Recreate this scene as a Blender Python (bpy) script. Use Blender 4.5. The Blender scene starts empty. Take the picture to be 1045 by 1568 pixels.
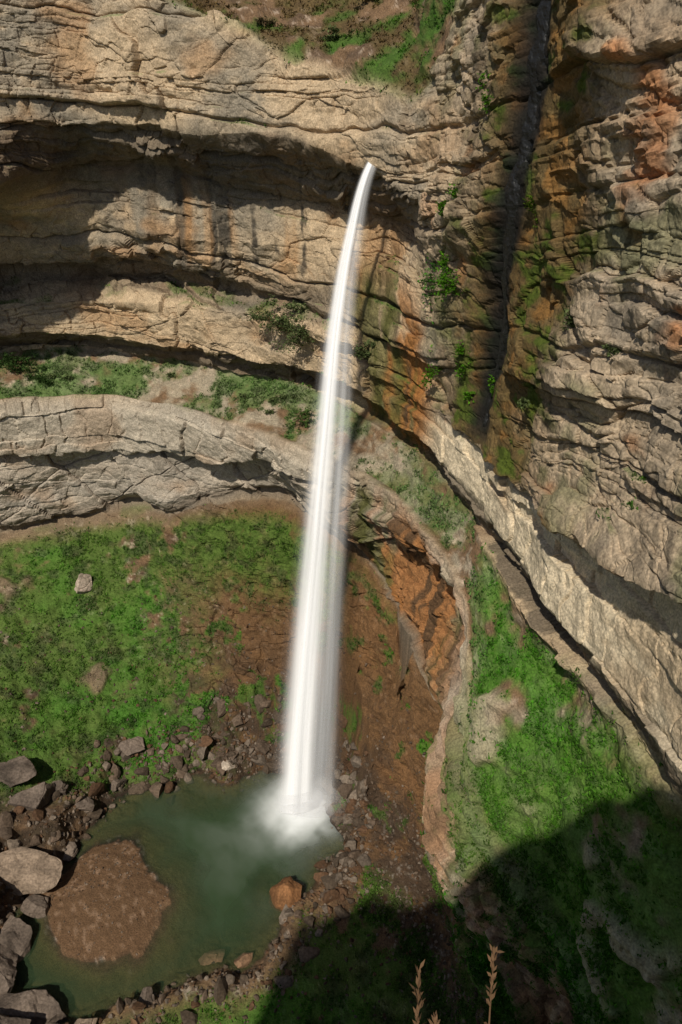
import bpy, math, numpy as np, time
from mathutils import Vector
T0=time.time()
rng=np.random.default_rng(7)
sc=bpy.context.scene
sc.view_settings.view_transform='Standard'
sc.view_settings.look='None'; sc.view_settings.exposure=0
F=np.float32
# ---------------------------------------------------------------- noise
def h3(ix,iy,iz,seed):
    h=(ix.astype(np.uint32)*np.uint32(374761393)+iy.astype(np.uint32)*np.uint32(668265263)+iz.astype(np.uint32)*np.uint32(2147483647)+np.uint32((seed*974634777+12345)&0xffffffff))
    h^=h>>np.uint32(13); h*=np.uint32(1274126177); h^=h>>np.uint32(16); h*=np.uint32(2246822519); h^=h>>np.uint32(15)
    return (h&np.uint32(0xffffff)).astype(F)/F(8388607.5)-F(1)
def vn(x,y,z,seed=0):
    x=np.asarray(x,F);y=np.asarray(y,F);z=np.asarray(z,F)
    x,y,z=np.broadcast_arrays(x,y,z)
    fx=np.floor(x);fy=np.floor(y);fz=np.floor(z)
    ix=fx.astype(np.int32);iy=fy.astype(np.int32);iz=fz.astype(np.int32)
    tx=x-fx;ty=y-fy;tz=z-fz
    tx=tx*tx*(3-2*tx);ty=ty*ty*(3-2*ty);tz=tz*tz*(3-2*tz)
    r=0
    for dz in (0,1):
        wz=tz if dz else 1-tz
        for dy in (0,1):
            wy=ty if dy else 1-ty
            a=h3(ix,iy+dy,iz+dz,seed); b=h3(ix+1,iy+dy,iz+dz,seed)
            r=r+(a+(b-a)*tx)*wy*wz
    return r
def fbm(x,y,z,o=4,seed=0,g=.5,l=2.03):
    r=0;a=1.;s=0
    for i in range(o):
        r=r+a*vn(x,y,z,seed+i*17); s+=a; a*=g; x=x*l;y=y*l;z=z*l
    return r/F(s)*F(1.5)
def ridge(x,y,z,o=4,seed=0):
    r=0;a=1.;s=0
    for i in range(o):
        r=r+a*(1-2*np.abs(vn(x,y,z,seed+i*17))); s+=a; a*=.5; x=x*2.1;y=y*2.1;z=z*2.1
    return r/F(s)
def worley(x,y,z,seed):
    x=x.astype(F);y=y.astype(F);z=z.astype(F)
    bx=np.floor(x-F(.5)).astype(np.int32);by=np.floor(y-F(.5)).astype(np.int32);bz=np.floor(z-F(.5)).astype(np.int32)
    F1=np.full(x.shape,9,F);F2=np.full(x.shape,9,F);rv=np.zeros(x.shape,F);tl=np.zeros(x.shape,F)
    for i in (0,1):
        for j in (0,1):
            for k in (0,1):
                cx_=bx+i;cy_=by+j;cz_=bz+k
                a=h3(cx_,cy_,cz_,seed);b=h3(cx_,cy_,cz_,seed+1);c=h3(cx_,cy_,cz_,seed+2)
                ex=x-(cx_+F(.5)+F(.38)*a);ey=y-(cy_+F(.5)+F(.38)*b);ez=z-(cz_+F(.5)+F(.38)*c)
                d=np.sqrt(ex*ex+ey*ey+ez*ez)
                m=d<F1
                F2=np.where(m,F1,np.minimum(F2,d)); F1=np.where(m,d,F1)
                rv=np.where(m,a,rv); tl=np.where(m,ex*b+ey*c+ez*(a+b),tl)
    return rv,F2-F1,tl
def sm(x,a,b):
    t=np.clip((x-a)/(b-a),0,1); return t*t*(3-2*t)
def mixc(c,col,m): return c*(1-m[...,None])+np.array(col,F)*m[...,None]
# ---------------------------------------------------------------- rings
K0=np.array([-2.2,-1.2,-.6,-.4,-.3,-.2,-.1,-.05,0,.04,.09,.12,.2,.3,.45,.6,1.2,2.2])
W=np.array([52,70,90,96,96.5,91,85.5,82,77.5,73,68,64.3,53.5,42,34,27.5,16,10.])
def R(dy,z): return W+np.array(dy,float), np.array(z,float)
T1=R([-7,-8,-10,-8.5,-7.5,-6,-4,-2,-.3,.3,.8,1.5,1.5,1.8,2,2,2,2],[84,84,84,84,84,81.5,78,76,75,74.2,73,79,88,92,95,95,95,95])
T0r=(T1[0]+np.array([10,10,12,14,14,15,16,16,16,16,16,10,8,6,5,5,4,4.]),T1[1]+np.array([5,5,6,7,7,8,8.5,9,10,11,11,10,8,8,8,8,8,8.]))
T00=(T0r[0]+60,T0r[1]+30)
T2=R([-9,-10,-12,-10.5,-8.5,-7.5,-5,-3,-1,-.6,-1.2,-1.0,.2,.8,1.2,1.5,1,1],[71,71,71,71,71,71.2,71,70.8,69.2,68.3,66.6,66,68,70,72,72,72,72])
M1=R([-2,-4,-11,-10,-.5,0,2,4.5,7,8,7.5,2,.4,.8,1,1,1,1],[66.6,66.6,66.3,66.3,66.3,66,65.5,65,65,64.5,63.5,63,64,66,67,67,67,67])
M2=R([-3,-3,1,1,-1,-1,.3,2,4,5.5,4.8,.8,.4,.6,.8,.8,.5,.5],[60]*18)
M3=R([3,3,4.5,5,4.5,4,3.5,3,2.5,2,1,.2,.2,.2,.3,.3,.2,.2],[52.6,52.6,52.6,52.6,53,53.6,54.2,54.7,55,55.5,55.5,55.5,55,56,57,58,59,59])
D=R([-.5,-.5,-.5,-.5,-.5,-.5,-.5,-.5,-.5,-.4,-.4,-.5,-1.4,-2,-2,-2,-1,-1],[50.7,50.7,50.7,50.7,51,51.5,52,52.2,52.4,52.5,51.2,50.2,51,52.8,54.8,56.5,57,57])
D2=(W+np.array([-.3]*9+[-.2,0,.3,.9,1.2,1.2,1.2,.5,.5]),D[1]-.8)
C=R([-.5]*9+[-.4,-.3,0,0,0,0,0,0,0],[46.8]*18)
Cf=R([4]*7+[4,3.8]+[3.5,3,2.4,2.4,2.2,1.8,1.4,.8,.5],[44]*18)
Fr=(np.array([48,66,86,92,92,86.5,80.5,76.5,73,70,65,61,52.5,37,32.3,27,18,11.]),np.array([40.5]*12+[39.5,28,26,24.5,20,16.]))
S=((Cf[0]+Fr[0])/2,(Cf[1]+Fr[1])/2)
S[0][13]=39.3;S[1][13]=35;S[0][14]=32.8;S[1][14]=34;S[0][15]=28;S[1][15]=31
G=(np.array([48,67,88,93,92.5,88,83,80,76,72.5,66,60.5,51,38,33,28.5,19,12.]),np.array([22,22,22,22.3,23.3,27,30,30.5,30,28.5,28,28,26,15,13,12,8,6.]))
Gf=(G[0]+np.array([.7]*12+[.5,.3,.1,.1,.1,.1]),G[1]-1.0)
I=(np.array([32,44,62,66.5,68.5,69,69,67,63,60,58,56,50,37,29,25,16,10.]),np.array([6,8,6,2.2,1.5,1.5,1.5,1.5,1.5,1.8,2.5,3,3,5,6,6,3,2.]))
H=(Gf[0]*.48+I[0]*.52,(Gf[1]*.42+I[1]*.58))
J=(I[0]*.82,np.array([5,5,3,1.5,1.2,1.2,1.2,1.2,1.2,1.2,1.5,1.5,1.5,2.5,3.5,4,1.5,1.5]))
L=(I[0]*.45,J[1]*0+1.8)
N=(I[0]*.03,J[1]*0+2)
rings0=[T00,T0r,T1,T2,M1,M2,M3,D,D2,C,Cf,S,Fr,G,Gf,H,I,J,L,N]
K=np.sort(np.append(K0,[.228])); k2=int(np.where(K==.228)[0][0])
rings=[(np.interp(K,K0,a),np.interp(K,K0,b)) for a,b in rings0]; Wk=np.interp(K,K0,W)
def ov(i,y,z): rings[i][0][k2]=y; rings[i][1][k2]=z
ov(11,45.5,37.5); ov(12,40.6,31.5); ov(13,43.5,19); ov(14,43.7,17.5); ov(15,43.5,10)
cnt=[15,70,150,75,75,95,45,22,65,40,50,60,175,14,140,140,130,60,15]
A=np.concatenate([np.linspace(-2.2,-.85,50,endpoint=False),np.linspace(-.85,-.42,170,endpoint=False),np.linspace(-.42,.6,800,endpoint=False),np.linspace(.6,.9,60,endpoint=False),np.linspace(.9,2.2,50)])
nc=len(A)
def ip(v,s=8.):
    g=np.linspace(-2.3,2.3,2301); q=np.interp(g,K,v); k=np.exp(-(np.arange(-24,25)/s)**2); k/=k.sum()
    q=np.convolve(np.pad(q,24,mode='edge'),k,'valid'); return np.interp(A,g,q)
Yr=[];Zr=[]
for i,(y,z) in enumerate(rings):
    yy=ip(y);zz=ip(z)
    X=A*yy
    if 1<=i<=14:
        amp={10:.5,11:.5,5:1.6,4:1.4,6:1.2,13:1.6,14:1.6}.get(i,1.)
        j=13 if i==14 else i
        zz=zz+amp*.6*fbm(X*.09+j*9.1,yy*.09,0*X+j*3.3,4,seed=3)
        yy=yy+amp*.8*fbm(X*.11+j*5.1,yy*.11,0*X+j*7.3,4,seed=9)
    Yr.append(yy);Zr.append(zz)
Yr=np.array(Yr);Zr=np.array(Zr)
rows=[]
for i,n in enumerate(cnt): rows.append(i+np.arange(n)/n)
p=np.concatenate(rows+[np.array([len(cnt)])]); nr=len(p)
i0=np.minimum(p.astype(int),len(cnt)-1); t=(p-i0)[:,None]
Yg=(Yr[i0]*(1-t)+Yr[i0+1]*t); Zg=(Zr[i0]*(1-t)+Zr[i0+1]*t)
Ag=np.broadcast_to(A[None,:],Yg.shape).astype(F); pg=np.broadcast_to(p[:,None],Yg.shape).astype(F)
X=(Ag*Yg).astype(F);Y=Yg.astype(F);Z=Zg.astype(F)
wy=ip(Wk);wx=A*wy
s1=np.concatenate([[0],np.cumsum(np.hypot(np.diff(wx),np.diff(wy)))]).astype(F)
Sg=np.broadcast_to(s1[None,:],X.shape)
def normals(X,Y,Z):
    P=np.stack([X,Y,Z],-1)
    du=np.gradient(P,axis=1);dv=np.gradient(P,axis=0)
    n=np.cross(dv,du); n/=np.linalg.norm(n,axis=-1,keepdims=True)+1e-9
    return n
Nn=normals(X,Y,Z)
def blur(a,k):
    for ax in (0,1):
        pad=[(0,0)]*a.ndim; pad[ax]=(k,k); b=np.cumsum(np.pad(a,pad,mode='edge'),axis=ax,dtype=np.float64)
        z=np.zeros_like(np.take(b,[0],axis=ax)); b=np.concatenate([z,b],axis=ax); n=a.shape[ax]
        a=((np.take(b,range(2*k+1,2*k+1+n),axis=ax)-np.take(b,range(0,n),axis=ax))/(2*k+1)).astype(F)
    return a
if Nn[nr//2-200, nc//2,1]>0: Nn=-Nn
Ns=blur(Nn.astype(F),6); Ns/=np.linalg.norm(Ns,axis=-1,keepdims=True)+1e-9
rock=sm(pg,1.9,2.0)*(1-sm(pg,9.95,10.2)) + sm(pg,11.9,12.05)*(1-sm(pg,13.9,14.15))
rock=np.clip(rock,0,1)
rock=np.maximum(rock,.75*sm(Ag,.105,.125)*(1-sm(pg,9.9,10.2)))
# ---- displacement
massive=sm(Ag,.08,.16)*(1-sm(pg,7.95,8.1))
w1=fbm(X*.035,Y*.035,Z*.05,3,seed=21)
zz=Z+F(1.6)*w1+F(.5)*fbm(X*.22,Y*.22,Z*.3,3,seed=22)-massive*.22*(Sg-s1[np.argmin(abs(A-.12))])
def layers(th,seed,nfreq,wb,steep=.4):
    u=zz/th+F(steep)*np.sin(zz*F(2.1/th))
    idx=np.floor(u);fr=u-idx
    ii=idx.astype(np.int32)
    rl=h3(ii,0*ii,0*ii,seed)
    nl=vn(X*nfreq,Y*nfreq,idx*F(13.7),seed+1)
    sw=Sg/(wb*(1+F(.4)*rl))+rl*10+F(.7)*fbm(X*.25,Y*.25,Z*.25,3,seed+5)
    ci=np.floor(sw);cf=sw-ci
    rc=h3(ii,ci.astype(np.int32),0*ii,seed+3)
    e=np.minimum(fr,1-fr)*th; ec=np.minimum(cf,1-cf)*wb
    return rl,nl,rc,e,ec
rl,nl,rc,e,ec=layers(4.6,31,.05,6.5)
rl3,nl3,rc3,e3,ec3=layers(1.9,35,.10,3.0)
rl2,nl2,rc2,e2,ec2=layers(.75,41,.2,1.6)
jm=sm(vn(X*.12,Y*.12,Z*.12,77),-.3,.4)
em=sm(fbm(X*.07,Y*.07,Z*.25,3,seed=78),-.25,.35)
em2=sm(fbm(X*.06,Y*.06,Z*.35,3,seed=79)+.3*massive,.0,.5)
d=F(.75)*rl+F(1.1)*nl+F(.5)*rc*jm-F(.5)*np.exp(-(e/.18)**2)-F(.25)*np.exp(-(ec/.13)**2)*jm
d3=em*(F(.35)*rl3+F(.6)*nl3+F(.4)*rc3*jm-F(.25)*np.exp(-(e3/.10)**2)-F(.2)*np.exp(-(ec3/.1)**2)*jm)
d2=em2*(F(.12)*rl2+F(.3)*nl2+F(.2)*rc2-F(.12)*np.exp(-(e2/.07)**2)-F(.08)*np.exp(-(ec2/.07)**2))
nb=fbm(X*.09,Y*.09,Z*.09,4,seed=51); nm=ridge(X*.33,Y*.33,Z*.33,4,seed=61); nf=fbm(X*1.3,Y*1.3,Z*1.3,3,seed=71)
white=sm(Ag,.09,.15)*sm(pg,7.9,8.1)*(1-sm(pg,9.2,9.8))
lowface=sm(pg,11.9,12.1)*(1-sm(pg,13.6,14))
lay=(1-.30*massive-.88*lowface)*(1-.8*white)
wx1=X+1.2*fbm(X*.2,Y*.2,Z*.2,3,seed=551);wz1=Z+1.2*fbm(X*.2,Y*.2,Z*.2,3,seed=552)
wr,wc,wt_=worley(wx1*.16+wz1*.05,Y*.13,wz1*.26-wx1*.05,601)
wr2,wc2,wt2=worley(wx1*.5+wz1*.14,Y*.42,wz1*.78-wx1*.16,611)
gcn=np.interp(Z,[50,58,65,73,80],[.175,.189,.202,.206,.212]).astype(F)+.005*fbm(Z*.1,Z*0,Z*0,2,seed=5)
ga=(Ag-gcn)
calm=1-.7*np.exp(-((ga-.008)/.035)**2)*(1-sm(pg,6.8,7.6))
calm2=1-.4*massive*sm(pg,4.5,5.5)
blocks=F(.4)*wr+F(.5)*wt_-F(.28)*np.exp(-(wc/.035)**2)
blocks2=F(.14)*wr2+F(.28)*wt2-F(.10)*np.exp(-(wc2/.06)**2)
bk=(.25+.45*massive)*(1-.9*lowface)*(1-.85*white)*calm*calm2
disp=rock*(lay*calm*(d+d3+d2)+(.9+.2*massive)*nb*(1-.5*white)+(.25-.15*lowface)*nm*(1-.5*white)+.11*nf+bk*(blocks+blocks2*(.9+.5*(1-massive))))
disp+=rock*white*(.35*(nl3+rc3*.6)-.3*np.exp(-(ec3/.1)**2)*jm-.25*np.exp(-(e/.12)**2))
# lower massive face
tl_=pg-12
tb=.27+.16*vn(Sg*.055,0*Sg,0*Sg,801)+.05*vn(Sg*.2,0*Sg,0*Sg,802)+.03*fbm(X*.6,Y*.6,Z*.6,2,seed=803)
capl=1-sm(tl_,tb,tb+.025)
uu=(Sg+1.1*Z*.6+3.2*fbm(X*.06,Y*.06,Z*.1,3,seed=804)+.5*fbm(X*.5,Y*.5,Z*.5,3,seed=805))/8.5
ui=np.floor(uu);uf=uu-ui;ur=h3(ui.astype(np.int32),0*ui.astype(np.int32),0*ui.astype(np.int32),806);ue=np.minimum(uf,1-uf)*8.5
uu2=(Sg-1.6*Z+3.5*fbm(X*.08,Y*.08,Z*.1,3,seed=814)+.4*fbm(X*.6,Y*.6,Z*.6,3,seed=815))/11.
ui2=np.floor(uu2);uf2=uu2-ui2;ur2=h3(ui2.astype(np.int32),0*ui2.astype(np.int32),0*ui2.astype(np.int32),816);ue2=np.minimum(uf2,1-uf2)*11
lc=np.maximum(np.exp(-(ue/.14)**2),np.exp(-(ue2/.12)**2)*.8)*(.25+.75*sm(vn(X*.15,Y*.15,Z*.15,820),-.4,.3))
capw=1.7-1.1*sm(Ag,-.01,.06)
lowd=capw*capl+(1-capl)*(.6*ur+.5*ur2+1.7*fbm(X*.07,Y*.07,Z*.13,2,seed=807)+.55*blocks2-.65*lc)-.35*np.exp(-((tl_-tb-.02)/.02)**2)
lowd+=capl*(.25*rc3+.2*nl3-.2*np.exp(-(ec3/.12)**2))+sm(Ag,-.01,.06)*(.5*blocks+.7*blocks2+.35*nl3+.25*nm)
lowd-=(1-capl)*.9*sm(tl_,.85,1.0)
disp+=lowface*lowd
soil=1-rock
disp+=soil*(F(.9)*fbm(X*.12,Y*.12,Z*.12,3,seed=101)+F(.45)*fbm(X*.5,Y*.5,Z*.5,4,seed=103)+.15*nf)*(1-.55*sm(pg,15.9,16.3))
bowlr=sm(pg,14.0,14.3)*(1-sm(pg,15.5,16))*sm(Ag,-.36,-.2)
disp+=bowlr*(.6*nm+.9*blocks2+.45*nl3+.3*wr)
shelfr=sm(pg,10.3,10.6)*(1-sm(pg,11.7,11.9))*sm(Ag,.2,.26)*sm(fbm(X*.2,Y*.2,Z*.2,3,seed=840),.05,.4)
disp+=shelfr*(.5+.8*blocks2+.4*nm)
leftr=sm(pg,14.05,14.3)*(1-sm(pg,15.7,16))*(1-sm(Ag,-.3,-.2))*sm(fbm(X*.16,Y*.16,Z*.16,3,seed=830),.35,.55)
disp+=leftr*(.4+1.0*blocks2+.3*nm)
gdep=(1-sm(pg,6.4,7.2))
disp-=np.exp(-(ga/.012)**2)*gdep*.75
X+=disp*Ns[...,0];Y+=disp*Ns[...,1];Z+=disp*Ns[...,2]
# ---- valley floor: pool basin
poly=np.array([(-28.5,60),(-24,66.4),(-16,68),(-9.8,68.5),(-4,66.5),(-.6,62.5),(-1.5,59),(-3.2,55),(-6.7,48.3),(-10,45.5),(-13.9,43.5),(-20,42),(-26,39.5),(-32,41),(-34,48),(-32.5,55)])
def sdist(x,y):
    inside=np.zeros(x.shape,bool); dm=np.full(x.shape,1e9)
    n=len(poly)
    for i in range(n):
        x1,y1=poly[i];x2,y2=poly[(i+1)%n]
        c=((y1>y)!=(y2>y))&(x<(x2-x1)*(y-y1)/(y2-y1+1e-9)+x1); inside^=c
        tt=np.clip(((x-x1)*(x2-x1)+(y-y1)*(y2-y1))/((x2-x1)**2+(y2-y1)**2),0,1)
        dm=np.minimum(dm,np.hypot(x-x1-tt*(x2-x1),y-y1-tt*(y2-y1)))
    return np.where(inside,dm,-dm)
def shorewarp(x,y): return 2.0*fbm(x*.22,y*.22,x*0,4,seed=7)+.5
def island(x,y):
    th=np.arctan2(y-52,x+25)
    r=np.hypot((x+25)/(6.0+.7*np.cos(th*2+1)),(y-52)/(6.5-.5*np.sin(th*3)))+.2*fbm(x*.3,y*.3,x*0,4,seed=3)
    return .55*(1-r**2)
low=slice(int(np.searchsorted(p,14.)),nr)
xs=X[low].astype(float);ys=Y[low].astype(float)
dd=sdist(xs,ys)+shorewarp(xs,ys)
ao=np.maximum(-dd,0)
cap=np.where(dd>0,-.38*dd,.5*ao+.35*ao**2); cap=np.maximum(cap,-2.6)+.15*fbm(xs*1.1,ys*1.1,xs*0,3,seed=8)
zn=np.minimum(Z[low],cap)
isl=island(xs,ys)+.03*nf[low]
zn=np.where((dd>-3)&(isl>-1.5),np.maximum(zn,isl),zn)
Z[low]=zn
# ---------------------------------------------------------------- colours (albedo)
N2=normals(X,Y,Z)
if N2[nr//2-200,nc//2,1]>0: N2=-N2
N2=N2.astype(F); up=blur(N2[...,2],2)
c1=fbm(X*.1,Y*.1,Z*.16,4,seed=201); c2=fbm(X*.5,Y*.5,Z*.9,4,seed=202); c3=fbm(X*2.1,Y*2.1,Z*2.5,3,seed=203)
st=fbm(Sg*.9,Z*.05,Z*0,4,seed=207)
st2=fbm(Sg*.35,Z*.04,Z*0,3,seed=208)
col=np.zeros(X.shape+(3,),F)+np.array([.43,.325,.21],F)
col=mixc(col,(.24,.205,.155),sm(c1+.4*rl,-.1,.7))
col=mixc(col,(.52,.40,.265),sm(c2,.1,.8)*.7)
col=mixc(col,(.35,.205,.10),sm(fbm(X*.16,Y*.16,Z*.3,3,seed=205),.2,.7)*.6)
col=mixc(col,(.365,.32,.265),lowface*.8)
col=mixc(col,(.17,.145,.115),lowface*(1-capl)*sm(fbm(Sg*.3,Z*.08,Z*0,4,seed=215),.1,.6)*.75)
col=mixc(col,(.45,.395,.31),lowface*capl*.5*(1-sm(Ag,0,.1)))
col=mixc(col,(.30,.19,.11),lowface*sm(fbm(X*.13,Y*.13,Z*.2,3,seed=217),.25,.6)*.45)
col=mixc(col,(.335,.265,.19),massive*.6)
col=mixc(col,(.14,.12,.095),massive*sm(fbm(X*.35,Y*.35,Z*.12,4,seed=216),.1,.55)*.6)
col=mixc(col,(.10,.082,.06),massive*sm(st+.4*c2,.2,.65)*.65)
col=mixc(col,(.34,.145,.055),massive*sm(fbm(X*.3,Y*.3,Z*.3,3,seed=206),.3,.7)*.75)
col=mixc(col,(.09,.11,.04),massive*sm(fbm(X*.25,Y*.25,Z*.2,4,seed=226),.2,.6)*.55)
col*=(1+.14*(wr2*.6+wr)[...,None]*bk[...,None])
wl=sm(Ag,.1,.16)*sm(pg,7.9,8.1)*(1-sm(pg,9.2,9.6))
col=mixc(col,(.62,.52,.37),wl*.9)
col=mixc(col,(.36,.26,.16),wl*sm(c1+.5*c2,.0,.6)*.6)
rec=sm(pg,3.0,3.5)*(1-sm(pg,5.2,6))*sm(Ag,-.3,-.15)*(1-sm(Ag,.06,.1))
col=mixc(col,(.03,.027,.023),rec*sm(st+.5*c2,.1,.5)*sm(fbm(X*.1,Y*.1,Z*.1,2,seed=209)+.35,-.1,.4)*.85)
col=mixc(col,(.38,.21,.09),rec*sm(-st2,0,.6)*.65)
col=mixc(col,(.08,.065,.05),sm(pg,2.98,3.05)*(1-sm(pg,4.,4.6))*(1-massive)*.7)  # shade under the top overhang lip, put into the rock colour
col=mixc(col,(.08,.066,.052),sm(pg,5.3,5.9)*(1-sm(pg,6.4,6.9))*(1-sm(Ag,-.02,.05))*.6)  # back of the left recess darkened in colour, as shade
col=mixc(col,(.07,.058,.045),sm(pg,9.0,9.3)*(1-sm(pg,9.95,10.))*.75)  # painted shade on the underside of the middle ledge
col=mixc(col,(.11,.085,.06),sm(pg,12.9,13.)*(1-sm(pg,14.,14.1))*.7)  # undercut below the lower face coloured dark to read as shade
org=sm(Ag,-.01,.05)*(1-sm(Ag+.02*c1,.17,.23))*sm(pg,11.95,12.15)*(1-sm(pg,13.4,14.))
org2=sm(Ag,.2,.22)*(1-sm(Ag,.5,.6))*sm(pg,12.,12.2)*(1-sm(pg,13.6,14.2))
orgU=sm(Ag,.01,.035)*(1-sm(Ag+.012*c1,.10,.125))*sm(pg+.35*c1,4.7,5.6)*(1-sm(pg,10,10.3))
org=np.maximum(org,org2*.6)
col=mixc(col,(.28,.115,.03),org*sm(st2+c1*.5,-.7,.1)*.9)
col=mixc(col,(.28,.115,.028),orgU*sm(st2+c1+.5,-.4,.3)*.92)
col=mixc(col,(.065,.042,.024),np.maximum(org,orgU)*sm(st+.3*c2,-.05,.45)*.85)
col=mixc(col,(.42,.34,.24),org2*sm(-st,.2,.6)*.4)
col=mixc(col,(.07,.08,.015),np.maximum(org,orgU)*sm(-st2,.1,.55)*.75)
# moss/wet zone around gully
mz=np.exp(-((Ag-gcn-.022-.015*c1)/.062)**2)*(1-sm(pg,6.9,7.6))
mm=np.clip(mz*1.8-.15+.7*c1*mz+.6*c2*mz,0,1)
col=mixc(col,(.11,.072,.024),mm*.93)
col=mixc(col,(.055,.095,.008),mm*sm(c2+.3*c1,.05,.5)*.8)
col=mixc(col,(.24,.115,.03),mm*sm(-c2,.15,.6)*.65)
wet=np.exp(-(ga/np.interp(Z,[50,80],[.0125,.0185]))**4)*(1-sm(pg,6.6,7.3))
col=mixc(col,(.009,.009,.009),wet*.97)
sl=1-rock
soilc=np.zeros_like(col)+np.array([.17,.105,.058],F)
soilc=mixc(soilc,(.11,.072,.045),sm(c2,-.2,.6))
terr=sm(pg,9.9,10.2)*(1-sm(pg,11.95,12.1))
soilc=mixc(soilc,(.34,.29,.21),terr*sm(c2+.5*c1,-.5,.3)*.85*(1-.5*sm(Ag,.2,.25)))
soilc=mixc(soilc,(.36,.28,.21),sm(c3+c2*.6,.45,.9)*.8)
col=col*(1-sl[...,None])+soilc*sl[...,None]
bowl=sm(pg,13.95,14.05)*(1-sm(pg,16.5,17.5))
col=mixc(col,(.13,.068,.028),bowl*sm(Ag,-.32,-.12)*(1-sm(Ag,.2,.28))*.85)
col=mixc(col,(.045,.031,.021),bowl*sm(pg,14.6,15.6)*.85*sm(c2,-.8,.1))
col=mixc(col,(.20,.10,.04),bowl*sm(Ag,0,.05)*sm(c1,-.1,.5)*.5*(1-sm(pg,15.2,15.8)))
col=mixc(col,(.24,.21,.18),sm(pg,15.6,16.4)*sm(c3+.3*c2,.5,.85)*.5)
col=mixc(col,(.22,.155,.105),leftr*.6)
col=mixc(col,(.42,.36,.26),shelfr*.75)
si=(isl>.02)*(dd>-2)
cl=col[low]; sif=np.clip(si.astype(F),0,1)
cl[:]=mixc(cl,(.125,.072,.038),sif*sm(isl,.0,.08)); 
cl[:]=mixc(cl,(.28,.19,.13),sif*sm(c3[low],.3,.7)*.4)
nearw=sm(Z[low],.5,-.05)*(dd>-4)*(1-sif); cl[:]=cl*(1-.5*nearw[...,None])
under=sm(-Z[low],.0,.3); cl[:]=mixc(cl,(.10,.085,.03),under.astype(F)*.9)
# grass mask
gn=fbm(X*.22,Y*.22,Z*.22,4,seed=301); gn2=fbm(X*.9,Y*.9,Z*.9,3,seed=302)
gr=np.zeros(X.shape,F)
top=(1-sm(pg,1.9,2.05))*(1-sm(Ag,.11,.13))
gr=np.maximum(gr,top*sm(gn+.3*gn2,-.35,.05))
ter=sm(pg,9.9,10.3)*(1-sm(pg,11.85,12.0))
gr=np.maximum(gr,ter*sm(gn+.4*gn2,-.4,.15)*(1-.3*sm(Ag,-.0,.03)*(1-sm(Ag,.2,.25))))
gr=np.maximum(gr,ter*sm(Ag,.2,.25)*sm(gn+.5*gn2+.7*(pg-10.7),-.8,-.2))
gr=np.maximum(gr,sm(Ag,.2,.24)*sm(pg,11.8,11.9)*(1-sm(pg+.15*gn2,12.15,12.4))*.9)
ta=sm(pg,14.0,14.15)*(1-sm(pg,15.9,16.3))
leftg=1-sm(Ag+.10*gn,-.33,-.18); topg=(1-sm(pg+.25*gn,14.35,14.75))*(1-sm(Ag,-.03,.02))
gr=np.maximum(gr,ta*np.maximum(leftg,topg)*sm(gn+.6*gn2+.25,-.7,-.05))
gr=np.maximum(gr,ta*sm(gn+.5*gn2,.15,.5)*.85)
gfl=np.zeros_like(gr); gfl[low]=sm(-dd,1.5,5)
flo=sm(pg,16.3,16.8)
gr=np.maximum(gr,flo*gfl*sm(gn+.4*gn2+.7*sm(-(Y-47),0,5)-.1,-.2,.2))
gr=np.maximum(gr,sm(Ag,.24,.3)*sm(pg,13.3,14.2)*(sm(gn+.4*gn2,-.5,.0)))
gr=np.maximum(gr,org2*sm(gn+.5*gn2,-.1,.3)*.8)
gr=np.maximum(gr,rock*sm(up,.5,.8)*sm(gn,.0,.4)*(1-lowface)*(1-white)*.6)
gr*=(1-.85*leftr)*(1-.8*shelfr)
gr[low]*=(1-sm(Z[low]*-1,-.35,-.1))*(1-si)
gr=np.clip(gr,0,1)
gcol=np.zeros_like(col)+np.array([.065,.13,.02],F)
gcol=mixc(gcol,(.14,.145,.05),sm(c2+.5*gn,.1,.7)*.6)
gcol=mixc(gcol,(.04,.17,.010),sm(-c1,-.15,.45)*.7)
gcol=mixc(gcol,(.028,.050,.018),sm(gn2+c2,.1,.7)*.55)
gcol=mixc(gcol,(.06,.19,.015),ter*sm(Ag,.2,.26)*.5)
gcol=mixc(gcol,(.15,.085,.04),top*sm(c1+c2,-.4,.2)*.8)
gcol*=(1-.3*top)[...,None]
gcol=mixc(gcol,(.13,.16,.075),ter*(1-sm(Ag,.2,.26))*.5)
col=col*(1-gr[...,None]*.85)+gcol*gr[...,None]*.85
col*= (1+.2*c3[...,None]); col=np.clip(col,.004,.8)
print('TERR',X.shape,time.time()-T0)
# ---------------------------------------------------------------- helpers
def mkmesh(name,V,Fq,colv=None,smooth=False,mat=None,uv=None):
    me=bpy.data.meshes.new(name); V=np.ascontiguousarray(V,F).reshape(-1,3); Fq=np.ascontiguousarray(Fq,np.int32)
    k=Fq.shape[1]; n=len(Fq)
    me.vertices.add(len(V)); me.vertices.foreach_set('co',V.ravel())
    me.loops.add(n*k); me.loops.foreach_set('vertex_index',Fq.ravel())
    me.polygons.add(n); me.polygons.foreach_set('loop_start',np.arange(0,n*k,k,dtype=np.int32)); me.polygons.foreach_set('loop_total',np.full(n,k,np.int32))
    me.polygons.foreach_set('use_smooth',np.full(n,smooth))
    me.update(calc_edges=True)
    if colv is not None:
        a=me.color_attributes.new('Col','FLOAT_COLOR','POINT'); c4=np.ones((len(V),4),F); c=np.asarray(colv,F).reshape(len(V),-1); c4[:,:c.shape[1]]=c
        a.data.foreach_set('color',c4.ravel())
    if uv is not None:
        l=me.uv_layers.new(name='UVMap'); l.data.foreach_set('uv',np.asarray(uv,F)[Fq.ravel()].ravel())
    o=bpy.data.objects.new(name,me); sc.collection.objects.link(o)
    if mat: me.materials.append(mat)
    return o
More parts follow.
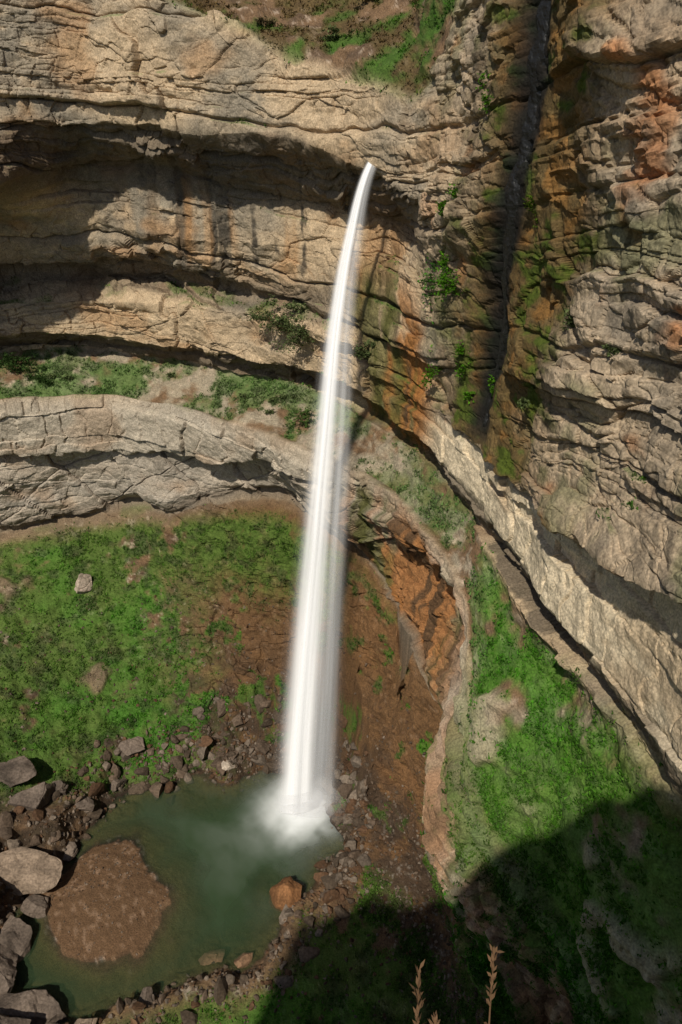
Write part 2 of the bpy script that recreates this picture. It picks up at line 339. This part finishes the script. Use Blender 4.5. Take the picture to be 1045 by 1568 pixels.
def gridfaces(r,c):
    i=np.arange(r*c).reshape(r,c)
    return np.stack([i[:-1,:-1],i[1:,:-1],i[1:,1:],i[:-1,1:]],-1).reshape(-1,4)
def newmat(name):
    m=bpy.data.materials.new(name); m.use_nodes=True; nt=m.node_tree; nt.nodes.clear(); return m,nt,nt.nodes,nt.links
def ground_mat(name,rough=.9,bump=.5,scale=2.2,dist=.12,var=.35):
    m,nt,n,l=newmat(name)
    out=n.new('ShaderNodeOutputMaterial'); b=n.new('ShaderNodeBsdfPrincipled'); l.new(b.outputs[0],out.inputs[0])
    a=n.new('ShaderNodeAttribute'); a.attribute_name='Col'
    tc=n.new('ShaderNodeTexCoord')
    no=n.new('ShaderNodeTexNoise'); no.inputs['Scale'].default_value=scale; no.inputs['Detail'].default_value=8; no.inputs['Roughness'].default_value=.68
    l.new(tc.outputs['Object'],no.inputs['Vector'])
    no2=n.new('ShaderNodeTexNoise'); no2.inputs['Scale'].default_value=scale*3.3; no2.inputs['Detail'].default_value=4
    l.new(tc.outputs['Object'],no2.inputs['Vector'])
    mr=n.new('ShaderNodeMapRange'); mr.inputs[1].default_value=.3;mr.inputs[2].default_value=.7;mr.inputs[3].default_value=1-var;mr.inputs[4].default_value=1+var
    l.new(no2.outputs[0],mr.inputs[0])
    vm=n.new('ShaderNodeVectorMath'); vm.operation='SCALE'; l.new(a.outputs['Color'],vm.inputs[0]); l.new(mr.outputs[0],vm.inputs['Scale'])
    l.new(vm.outputs[0],b.inputs['Base Color'])
    b.inputs['Roughness'].default_value=rough; b.inputs['Specular IOR Level'].default_value=.2
    bp=n.new('ShaderNodeBump'); bp.inputs['Strength'].default_value=bump; bp.inputs['Distance'].default_value=dist*3; l.new(no.outputs[0],bp.inputs['Height']); l.new(bp.outputs[0],b.inputs['Normal'])
    return m
mrock=ground_mat('limestone'); msoil=ground_mat('soil_and_grass',bump=.6)
kG=int(np.searchsorted(p,14.0))
P=np.stack([X,Y,Z],-1)
cliff=mkmesh('limestone_cliff',P[:kG+1],gridfaces(kG+1,nc),col[:kG+1],False,mrock)
floor=mkmesh('valley_ground',P[kG:],gridfaces(nr-kG,nc),col[kG:],False,msoil)
# ---------------------------------------------------------------- grass & leaf tufts
def leafmat(name,rough=.7):
    m,nt,n,l=newmat(name); out=n.new('ShaderNodeOutputMaterial'); a=n.new('ShaderNodeAttribute'); a.attribute_name='Col'
    d=n.new('ShaderNodeBsdfDiffuse'); tr=n.new('ShaderNodeBsdfTranslucent'); mx=n.new('ShaderNodeMixShader'); mx.inputs[0].default_value=.3
    l.new(a.outputs[0],d.inputs[0]); l.new(a.outputs[0],tr.inputs[0]); l.new(d.outputs[0],mx.inputs[1]); l.new(tr.outputs[0],mx.inputs[2]); l.new(mx.outputs[0],out.inputs[0]); return m
mleaf=leafmat('leaf')
def tufts(name,pos,size,cols,blades=4,spread=1.,upb=1.):
    n=len(pos); V=[];C=[]
    for b in range(blades):
        an=rng.uniform(0,6.28,n); le=size*rng.uniform(.5,1.2,n); w=size*rng.uniform(.12,.3,n)
        dx=np.cos(an);dy=np.sin(an); o=rng.normal(0,.35,(n,3))*size[:,None]*spread; o[:,2]=np.abs(o[:,2])*.5
        base=pos+o; tip=base+np.stack([dx*le*.7,dy*le*.7,le*rng.uniform(.2,1,n)*upb],-1)
        side=np.stack([-dy*w,dx*w,w*rng.uniform(-1,1,n)],-1)
        V.append(np.stack([base-side,base+side,tip],1)); cc=cols*rng.uniform(.6,1.35,(n,1)); C.append(np.repeat(cc[:,None,:],3,1))
    V=np.concatenate(V).reshape(-1,3);C=np.concatenate(C).reshape(-1,3)
    return mkmesh(name,V,np.arange(len(V)).reshape(-1,3),C,False,mleaf)
inview=(np.abs(Ag)<.95)&(pg>.6)&(pg<17.8)
wgt=(gr*inview*sm(gn2+.3*c2,-.7,.4)).ravel().astype(float)**1.5; wgt/=wgt.sum()
idx=rng.choice(len(wgt),90000,p=wgt)
pos=P.reshape(-1,3)[idx]+rng.normal(0,.08,(len(idx),3)); gc=gcol.reshape(-1,3)[idx]*rng.uniform(.7,1.6,(len(idx),1))
tufts('grass',pos,rng.uniform(.12,.36,len(idx)),gc,4)
def surf(a,z):
    k0=int(np.searchsorted(p,2.)); j=int(np.argmin(np.abs(A-a))); zc=Z[k0:kG,j]; i=int(np.argmin(np.abs(zc-z))); return P[k0+i,j]
def plant(name,a,z,sx,sz,n,c,drop=0.,size=.3,pt=None):
    q=surf(a,z) if pt is None else np.array(pt)
    k=max(3,int(n/60)); cen=rng.normal(0,.5,(k,3))*[sx,sx*.5,sz]
    r=cen[rng.integers(0,k,n)]+rng.normal(0,.26,(n,3))*[min(sx,sz*1.5),min(sx,sz)*.7,sz*.8]; r[:,1]-=.3*min(sx,sz)
    return tufts(name,q+r,np.full(n,size)*rng.uniform(.7,1.3,n),np.array(c)[None]*rng.uniform(.55,1.5,(n,1)),3,.6,.6)
gb=(.07,.18,.012);gd=(.04,.075,.02);gm=(.10,.13,.05)
for a,z,sx,sz,n,c in [(.142,63.3,1.,1.8,420,gb),(.158,62.3,1.1,1.7,420,gb),(.128,59.3,1.2,2.4,500,(.05,.15,.02)),(.1256,54.8,.8,1.4,260,gb),(.293,64.3,.8,.7,180,gm),(.36,64,.9,.5,160,gm),(.178,75,.6,1.2,160,gb),
    (.16,57,.7,1.2,200,gb),(.23,69,.6,1,140,(.06,.1,.01)),(.25,58,.8,.8,160,gm),(.145,67.5,.7,1.,160,gb),(.165,53,.7,1,180,gb),(.19,55,.5,1,140,gb)]: plant('hanging_plant',a,z,sx,sz,n,c,size=.26)
for a,z,sx,sz,n,c in [(-.43,42.8,3.2,1.2,900,gd),(-.40,41.6,2.6,.9,500,gd),(-.36,41.6,1.8,.8,300,gm),(-.075,52.4,2.8,1.3,900,gm),(-.05,51.6,2.2,1.6,700,gm),(-.045,42,2.2,1.3,600,(.07,.12,.03)),(-.08,43,1.6,.7,300,gm),(.035,52.6,1.4,.9,320,gm),(-.13,42.4,1.6,.6,260,gm),(-.22,42.3,1.4,.5,200,gm)]: plant('shrub',a,z,sx,sz,n,c,size=.32)
for pt,sx,sz,n,c in [((-11.5,92,83.2),3.2,1.4,900,(.03,.08,.015)),((-3,90,81.5),2,.9,400,gm),((-15,92,84),2,1,400,gd),((3,84,77.8),2.2,1.2,450,(.06,.08,.025)),((7,86,79.5),1.6,.8,300,(.12,.10,.05)),((0,81,77),1.6,.8,300,gm),((-6,84,78),1.6,.6,260,(.12,.10,.05))]:
    j=int(np.argmin(np.abs(A-pt[0]/pt[1]))); kk=int(np.searchsorted(p,2.)); i=int(np.argmin(np.abs(Y[:kk,j]-pt[1]))); plant('shrub',0,0,sx,sz,n,c,size=.34,pt=P[i,j]+[0,0,.3])
# ---------------------------------------------------------------- rocks
import bmesh
bm=bmesh.new(); bmesh.ops.create_icosphere(bm,subdivisions=2,radius=1); ico=np.array([v.co[:] for v in bm.verts]); icof=np.array([[v.index for v in f.verts] for f in bm.faces]); bm.free()
bm=bmesh.new(); bmesh.ops.create_icosphere(bm,subdivisions=5,radius=1); icoH=np.array([v.co[:] for v in bm.verts]); icoHf=np.array([[v.index for v in f.verts] for f in bm.faces]); bm.free()
def chop(v,k=9,r=rng,lo=.5,hi=.85):
    v=v.copy()
    for i in range(k):
        nn=r.normal(size=3); nn/=np.linalg.norm(nn); dd_=r.uniform(lo,hi); s=v@nn; m=s>dd_; v[m]-=np.outer(s[m]-dd_,nn)
    return v
shapes=[chop(ico,14,rng,.4,.75) for _ in range(14)]
def scatter(name,pos,size,cols,mat):
    V=[];Fc=[];C=[];o=0
    for i in range(len(pos)):
        v=shapes[i%14]*(size[i]*rng.uniform(.6,1.3,3)); a=rng.uniform(0,6.28); ca,sa=math.cos(a),math.sin(a)
        b=rng.uniform(-.6,.6); v=v@np.array([[ca,sa,0],[-sa,ca,0],[0,0,1]])@np.array([[1,0,0],[0,math.cos(b),math.sin(b)],[0,-math.sin(b),math.cos(b)]])
        V.append(v+pos[i]);Fc.append(icof+o);o+=len(v);C.append(np.repeat((cols[i]*rng.uniform(.7,1.25))[None],len(v),0))
    return mkmesh(name,np.concatenate(V),np.concatenate(Fc),np.concatenate(C),False,mat)
mstone=ground_mat('boulder_stone',bump=.5,scale=1.3,dist=.08)
shore=np.zeros(X.shape); shore[low]=np.exp(-((dd+2.)/1.8)**2)+.16*(dd<0)*(ys<60)*(pg[low]>15.3)+.07*(pg[low]>14.6)*(dd<0)+.35*si
shore*= (np.abs(Ag)<.95)&(pg<17.9)
wt=shore.ravel(); wt/=wt.sum(); idx=rng.choice(len(wt),9000,p=wt)
dsh=np.zeros(X.shape); dsh[low]=sm(-dd,3.2,7)
isf=np.zeros(X.shape); isf[low]=si
sz=.13+rng.pareto(2.4,len(idx))*.2; sz=np.clip(sz,.1,1.3); sz=np.where(dsh.ravel()[idx]>.5,np.minimum(sz,.26),sz); sz=np.where(isf.ravel()[idx]>.5,sz.clip(.05,.13),sz)
base=np.array([[.08,.058,.04],[.11,.078,.055],[.16,.125,.095],[.10,.055,.03]])[rng.integers(0,4,len(idx))]
scatter('scree_rocks',P.reshape(-1,3)[idx]+[0,0,.02],sz,base,mstone)
def zat(x,y):
    q=P[low].reshape(-1,3); j=np.argmin((q[:,0]-x)**2+(q[:,1]-y)**2); return q[j,2]
def boulder(x,y,sx,sy,sz_,c,seed,rz=0,dz=.25):
    r=np.random.default_rng(seed); v=chop(icoH,16,r,.35,.72)*[sx*1.3,sy*1.3,sz_*1.3]
    nrm=v/np.linalg.norm(v,axis=1,keepdims=True)
    v=v+nrm*(.12*min(sx,sz_)*fbm(v[:,0]*.8+seed,v[:,1]*.8,v[:,2]*.8,4,seed=seed)-.12*np.exp(-(np.abs(vn(v[:,0]*.5,v[:,1]*.5,v[:,2]*1.2,seed+9))/.05)**2))[:,None]
    ca,sa=math.cos(rz),math.sin(rz); v=v@np.array([[ca,sa,0],[-sa,ca,0],[0,0,1]])
    cc=np.array(c)*(1+.6*fbm(v[:,0]*.5,v[:,1]*.5,v[:,2]*.5,5,seed=seed+1)[:,None])
    o=mkmesh('boulder',v,icoHf,cc,False,mstone); o.location=(x,y,zat(x,y)+sz_*dz); return o
g1=(.22,.165,.12);g2=(.14,.108,.085)
for a in [(-34.5,54.5,4.6,3.4,2.4,g1,1,.2),(-32.5,47.2,3.0,3.0,2.4,g2,2,.5),(-28.5,40.6,3.6,2.7,2.2,g2,3,.1),(-33,42.3,3.4,3,2.4,g2,4,.9),(-37,49.5,3.4,2.8,2.2,g2,5,0),(-36,45,2.6,2.6,2,g2,25,.7),(-31.2,51.2,1.6,1.3,1.,g2,26,.7),
          (-5.4,52,1.8,2.6,2.2,(.20,.095,.04),6,.3),(-14,68.6,1.1,.8,.9,(.34,.28,.22),7,.3),
          (-34,60.5,2.2,1.8,1.5,g2,9,.6),(-37,63,2.5,2,1.7,g2,10,.2),(-32,63,1.6,1.3,1.2,g2,27,.2),(-12.8,46.3,1.6,1.1,.8,(.2,.12,.07),11,.3),(-9.4,46.0,1.2,1,.7,(.2,.12,.07),12,.7),
          (-30,37.5,2.6,2,1.6,g2,13,.2),(-25,69.5,1.6,1.3,1.2,g2,14,.3),(-22.5,38,1.8,1.3,1,g1,15,1.),(-40,58,2.4,2,1.8,g2,29,1.),(-29.5,62.5,1.3,1.1,1,g2,30,.4),(-27,66.5,1.5,1.1,1,g2,31,.9),
          (-30,57.5,1.4,1.1,1,g2,32,.9),(-18,41,1.3,1,.8,g2,33,.9),(-26,37.5,1.7,1.2,1.1,g2,34,.2)]: boulder(*a)
boulder(-33.9,85.5,1.7,1.2,1.6,(.36,.29,.23),21,.3)
# ---------------------------------------------------------------- pool water
gx=np.linspace(-40,4,280);gy=np.linspace(34,74,260); GX,GY=np.meshgrid(gx,gy)
sd=sdist(GX,GY)+shorewarp(GX,GY)
dep=np.clip(np.where(sd>0,.38*sd,0),0,2.6); il=island(GX,GY); dep=np.where(il>-1.5,np.minimum(dep,np.maximum(-il*1.6,0)),dep)
fx,fy=-4.3,63.6
rr=np.hypot((GX-fx),(GY-fy)*1.15)
fnz=fbm(GX*.35,GY*.35,GX*0,4,seed=12)
foam=np.exp(-((rr+.9*fnz)/3.9)**2)*1.3+ .30*np.exp(-rr/5.5)*np.clip(.35+1.1*fbm(GX*.28+GY*.1,GY*.22,rr*0,4,seed=11),0,1)
cw=np.stack([np.clip(dep/2.2,0,1),np.clip(foam,0,1),0*dep],-1)
V=np.stack([GX,GY,0*GX],-1)
fq=gridfaces(260,280); keep=(sd.ravel()[fq].max(1)>-4); fq=fq[keep]
m,nt,n,l=newmat('pool_water')
out=n.new('ShaderNodeOutputMaterial'); b=n.new('ShaderNodeBsdfPrincipled'); a=n.new('ShaderNodeAttribute'); a.attribute_name='Col'
sp=n.new('ShaderNodeSeparateColor'); l.new(a.outputs[0],sp.inputs[0])
cr_=n.new('ShaderNodeMix'); cr_.data_type='RGBA'; cr_.inputs[6].default_value=(.036,.062,.03,1); cr_.inputs[7].default_value=(.85,.88,.88,1); l.new(sp.outputs[1],cr_.inputs[0]); l.new(cr_.outputs[2],b.inputs['Base Color'])
b.inputs['Roughness'].default_value=.2; b.inputs['IOR'].default_value=1.33
ma=n.new('ShaderNodeMath'); ma.operation='MULTIPLY_ADD'; l.new(sp.outputs[0],ma.inputs[0]); ma.inputs[1].default_value=.75; ma.inputs[2].default_value=.2
mb=n.new('ShaderNodeMath'); mb.operation='ADD'; mb.use_clamp=True; l.new(ma.outputs[0],mb.inputs[0]); l.new(sp.outputs[1],mb.inputs[1]); l.new(mb.outputs[0],b.inputs['Alpha'])
no=n.new('ShaderNodeTexNoise'); no.inputs['Scale'].default_value=1.4; no.inputs['Detail'].default_value=3; tc=n.new('ShaderNodeTexCoord'); l.new(tc.outputs['Object'],no.inputs[0])
bp=n.new('ShaderNodeBump'); bp.inputs['Strength'].default_value=.12; bp.inputs['Distance'].default_value=.2; l.new(no.outputs[0],bp.inputs['Height']); l.new(bp.outputs[0],b.inputs['Normal']); l.new(b.outputs[0],out.inputs[0])
mkmesh('pool_water',V,fq,cw,True,m)
# ---------------------------------------------------------------- waterfall
pz=np.array([69.9,69.5,68.3,66.5,60.9,55.3,46.6,33.3,22,10,0.1]); px=np.array([3.6,2.75,2.1,1.6,.5,-.25,-.95,-2.05,-2.95,-3.8,-4.3]); py=np.array([74.2,71.9,71.2,71,70.6,70,69,67.3,65.9,64.6,63.6])
hw=np.array([.4,.5,.55,.62,1.0,1.3,1.75,2.35,2.8,3.25,3.5])*1.12
q=np.concatenate([[0],np.cumsum(np.sqrt(np.diff(px)**2+np.diff(py)**2+np.diff(pz)**2))])
qq=np.linspace(0,q[-1],260)
def smi(v,w_=25):
    r=np.interp(qq,q,v); k=np.hanning(w_); k/=k.sum(); return np.convolve(np.pad(r,w_//2,mode='reflect',reflect_type='odd'),k,'valid')
cx,cy,cz,ch=smi(px),smi(py),smi(pz),smi(hw)
def fallmat(name,amp,sx,seedv,lo,hi,pw=1.6,sv=1.2,detail=3):
    m,nt,n,l=newmat(name)
    out=n.new('ShaderNodeOutputMaterial'); uv=n.new('ShaderNodeUVMap'); uv.uv_map='UVMap'; s=n.new('ShaderNodeSeparateXYZ'); l.new(uv.outputs[0],s.inputs[0])
    def M(op,a,b=None,c=None,clamp=False):
        k=n.new('ShaderNodeMath'); k.operation=op; k.use_clamp=clamp
        for i,v in enumerate((a,b,c)):
            if v is None: continue
            if isinstance(v,(int,float)): k.inputs[i].default_value=v
            else: l.new(v,k.inputs[i])
        return k.outputs[0]
    w2=M('MULTIPLY',s.outputs[0],s.outputs[0]); prof=M('POWER',M('SUBTRACT',1.0,w2,clamp=True),pw)
    cb=n.new('ShaderNodeCombineXYZ'); l.new(M('MULTIPLY',s.outputs[0],sx),cb.inputs[0]); l.new(M('MULTIPLY',s.outputs[1],sv),cb.inputs[1]); cb.inputs[2].default_value=seedv
    no=n.new('ShaderNodeTexNoise'); no.inputs['Scale'].default_value=1; no.inputs['Detail'].default_value=detail; no.inputs['Roughness'].default_value=.5; l.new(cb.outputs[0],no.inputs[0])
    mr=n.new('ShaderNodeMapRange'); mr.inputs[1].default_value=.3; mr.inputs[2].default_value=.7; mr.inputs[3].default_value=lo; mr.inputs[4].default_value=hi; l.new(no.outputs[0],mr.inputs[0])
    al=M('MULTIPLY',M('MULTIPLY',prof,mr.outputs[0]),amp,clamp=True)
    # falling spray scatters like a cloud of drops: shade it with an upward-tilted normal rather than the sheet's own
    nv=n.new('ShaderNodeCombineXYZ'); nv.inputs[0].default_value=-.15; nv.inputs[1].default_value=-.7; nv.inputs[2].default_value=.7
    d=n.new('ShaderNodeBsdfDiffuse'); d.inputs[0].default_value=(.9,.91,.93,1); l.new(nv.outputs[0],d.inputs['Normal'])
    tp=n.new('ShaderNodeBsdfTransparent'); m2=n.new('ShaderNodeMixShader'); l.new(al,m2.inputs[0]); l.new(tp.outputs[0],m2.inputs[1]); l.new(d.outputs[0],m2.inputs[2]); l.new(m2.outputs[0],out.inputs[0]); return m
wf=bpy.data.objects.new('waterfall',None); sc.collection.objects.link(wf)
def sheet(name,ang,wid,offx,mat,bow=.25,nw=25):
    w=np.linspace(-1,1,nw); ca,sa=math.cos(ang),math.sin(ang); hwid=(ch*wid)[:,None]
    lx=w[None]*hwid; ly=-(1-w[None]**2)*hwid*bow
    VX=cx[:,None]+offx*ch[:,None]+lx*ca-ly*sa; VY=cy[:,None]+lx*sa+ly*ca; VZ=cz[:,None]+0*lx
    uvv=np.stack([np.broadcast_to(w,VX.shape),np.broadcast_to((qq/q[-1])[:,None],VX.shape)],-1).reshape(-1,2)
    o=mkmesh(name,np.stack([VX,VY,VZ],-1),gridfaces(len(qq),nw),None,True,mat,uvv); o.parent=wf
sheet('core_flow',.1,.68,-.24,fallmat('water_core',1.35,1.8,1.3,.55,1.2,2.6))
sheet('veil',-.15,1.2,.05,fallmat('water_veil',.34,3.0,4.1,.15,1.3,2.2))
sheet('right_strand',.2,.55,.5,fallmat('water_strand',.24,2.0,7.7,.15,1.3,2.0))
sheet('cross_flow',1.3,.5,-.2,fallmat('water_cross',.25,2,9.7,.4,1.2))
def dome(name,rad,hh,mat,sy=.85):
    gr_=np.linspace(0,1,16); ga_=np.linspace(0,2*math.pi,49); GR,GA=np.meshgrid(gr_,ga_,indexing='ij')
    VX=fx+.1-rad*GR*np.sin(GA); VY=fy+sy*rad*GR*np.cos(GA); VZ=.04+hh*np.sqrt(np.clip(1-GR**2,0,1))
    o=mkmesh(name,np.stack([VX,VY,VZ],-1),gridfaces(16,49),None,True,mat,np.stack([GR,GA/6.28*2],-1).reshape(-1,2)); o.parent=wf
dome('splash_mist',6.2,3.0,fallmat('spray_outer',.28,1.5,2.2,.5,1.1,1.8,1.2,2))
dome('splash_core',4.0,1.6,fallmat('spray_inner',.6,1.5,6.2,.6,1.15,1.6,1.2,2))
# thin stream in the wet gully
mst,nt,n,l=newmat('gully_water'); out=n.new('ShaderNodeOutputMaterial'); b=n.new('ShaderNodeBsdfPrincipled'); b.inputs['Base Color'].default_value=(.013,.013,.013,1); b.inputs['Roughness'].default_value=.4; b.inputs['Specular IOR Level'].default_value=.35; l.new(b.outputs[0],out.inputs[0])
no=n.new('ShaderNodeTexNoise'); no.inputs['Scale'].default_value=1.6; no.inputs['Detail'].default_value=6; tc=n.new('ShaderNodeTexCoord'); l.new(tc.outputs['Object'],no.inputs[0]); bp=n.new('ShaderNodeBump'); bp.inputs['Strength'].default_value=.7; bp.inputs['Distance'].default_value=.6; l.new(no.outputs[0],bp.inputs['Height']); l.new(bp.outputs[0],b.inputs['Normal'])
zsn=np.linspace(86,52,100); SV=[]
for z in zsn:
    a=float(np.interp(z,[50,58,65,73,80],[.175,.189,.202,.206,.212])); s_=surf(a,z); SV.append(s_)
SV=np.array(SV,float); ker=np.ones(5)/5
for k_ in range(3): SV[:,k_]=np.convolve(np.pad(SV[:,k_],2,mode='edge'),ker,'valid')
wd=np.interp(zsn,[52,84],[.15,.75])*(1+.5*vn(zsn*.9,zsn*0,zsn*0,3)); off=np.array([.02,-.02,0])
w5=np.linspace(-1,1,7); GV=SV[:,None,:]+off+w5[None,:,None]*wd[:,None,None]*np.array([.55,-.83,0])+(1-w5[None,:,None]**2)*.12*np.array([-.9,-.4,0])
mkmesh('gully_stream',GV,gridfaces(100,7),None,True,mst)
# ---------------------------------------------------------------- camera-side rim cliff
rimx=np.array([60,45,32,25,17,12,8,5,2.6,1.2,0,-2,-6,-9.5,-15,-20,-25,-26.6,-26,-28,-29.]);rimy=np.array([8,6,4,3.6,3.3,3.2,3.4,3.0,1.3,.35,.25,-.8,-4,-6.5,-8,-9,-10.5,-15,-24,-50,-110.])
tt=np.concatenate([[0],np.cumsum(np.hypot(np.diff(rimx),np.diff(rimy)))]); ts=np.linspace(0,tt[-1],300); rx=np.interp(ts,tt,rimx);ry=np.interp(ts,tt,rimy)
far=np.clip(np.abs(rx)-4,0,3)/3
ry2=ry+far*1.5*fbm(rx*.4,ry*.4,rx*0,4,seed=401)
VX=[];VY=[];VZ=[]
for tz in np.linspace(0,1,40):
    zz_=75.4-tz*75.4
    o_=-(tz*3)+far*.7*vn(rx*.2,ry*.2,rx*0+zz_*.5,5)*min(1,tz*8)-.3*min(1,tz*10)
    VX.append(rx);VY.append(ry2+o_);VZ.append(0*rx+zz_)
for k in range(1,12):
    VX.insert(0,rx*(1-k*.02)+k*1.5);VY.insert(0,ry2-k*k*.9);VZ.insert(0,75.4-.02*k+0*rx+.4*fbm(rx*.2,ry*.2-k*k*.2,rx*0,3,seed=6)*min(1,(k-1)*.5))
VX=np.array(VX);VY=np.array(VY);VZ=np.array(VZ)
cc=np.zeros(VX.shape+(3,))+[.2,.16,.1]
mkmesh('rim_cliff',np.stack([VX,VY,VZ],-1),gridfaces(*VX.shape),cc,False,mrock)
def stalk(b,tip,bend,head=.1,r=.0022):
    V=[];Fc=[]
    b=np.array(b,float);tip=np.array(tip,float);o=0;n_=14
    for i in range(n_+1):
        t_=i/n_; c=b*(1-t_)+tip*t_+np.array(bend)*t_*(1-t_); rr_=r*(1.2-.8*t_)
        for k in range(5):
            a=k*1.2566; V.append(c+rr_*np.array([math.cos(a),math.sin(a)*.7,math.sin(a)*.7]))
    for i in range(n_):
        for k in range(5):
            a=i*5+k;b2=i*5+(k+1)%5; Fc+= [[a,b2,b2+5],[a,b2+5,a+5]]
    o=len(V)
    for j in range(46):
        t_=1-head/np.linalg.norm(tip-b)*rng.uniform(0,1); c=b*(1-t_)+tip*t_+np.array(bend)*t_*(1-t_)
        u_=(tip-b)/np.linalg.norm(tip-b)+rng.normal(0,.42,3); u_/=np.linalg.norm(u_); L_=rng.uniform(.012,.028); sd_=np.cross(u_,rng.normal(size=3)); sd_/=np.linalg.norm(sd_); 
        V+= [c,c+u_*L_*.5+sd_*.0035,c+u_*L_,c+u_*L_*.5-sd_*.0035]; Fc+= [[o,o+1,o+2],[o,o+2,o+3]]; o+=4
    V=np.array(V); return mkmesh('dry_grass_stalk',V,np.array(Fc),np.zeros((len(V),3))+np.array([.22,.13,.07])*rng.uniform(.7,1.2),False,mleaf)
stalk((.12,.45,75.15),(.165,.98,75.31),(0,.05,.05),.12)
stalk((.15,.45,75.1),(.20,.93,75.22),(.02,.05,.05),.09)
stalk((.24,.5,75.12),(.335,1.03,75.3),(-.02,.05,.06),.16,.003)
stalk((-.02,.4,75.1),(-.03,.86,75.25),(0,.05,.05),.07)
stalk((-.34,.4,75.05),(-.42,.9,75.26),(.02,.05,.05),.1)
g=np.array([(-2500,-2500,-3),(2500,-2500,-3),(2500,2500,-3),(-2500,2500,-3)]); mkmesh('ground',g,np.array([[0,1,2,3]]),np.zeros((4,3))+[.1,.1,.04],False,msoil)
# ---------------------------------------------------------------- light, camera
ld=Vector((.35,1,-1.25)).normalized()
sun=bpy.data.lights.new('sun','SUN'); sun.energy=4.0; sun.angle=math.radians(1.0); sun.color=(1,.93,.80)
so=bpy.data.objects.new('sun',sun); so.rotation_euler=ld.to_track_quat('-Z','Y').to_euler(); sc.collection.objects.link(so)
w=bpy.data.worlds.new('World'); sc.world=w; w.use_nodes=True; nt=w.node_tree; bg=nt.nodes['Background']; sky=nt.nodes.new('ShaderNodeTexSky'); sky.sky_type='NISHITA'; sky.sun_disc=False
td=-ld; sky.sun_elevation=math.asin(td.z); sky.sun_rotation=math.atan2(td.x,td.y); nt.links.new(sky.outputs[0],bg.inputs[0]); bg.inputs[1].default_value=.075
cam=bpy.data.cameras.new('camera'); cam.sensor_fit='VERTICAL'; cam.sensor_height=36; cam.sensor_width=24; cam.lens=28.04; cam.clip_end=6000; cam.clip_start=.05
co=bpy.data.objects.new('camera',cam); co.location=(0,0,77); co.rotation_euler=(math.radians(60),0,0); sc.collection.objects.link(co); sc.camera=co
print('DONE',time.time()-T0)
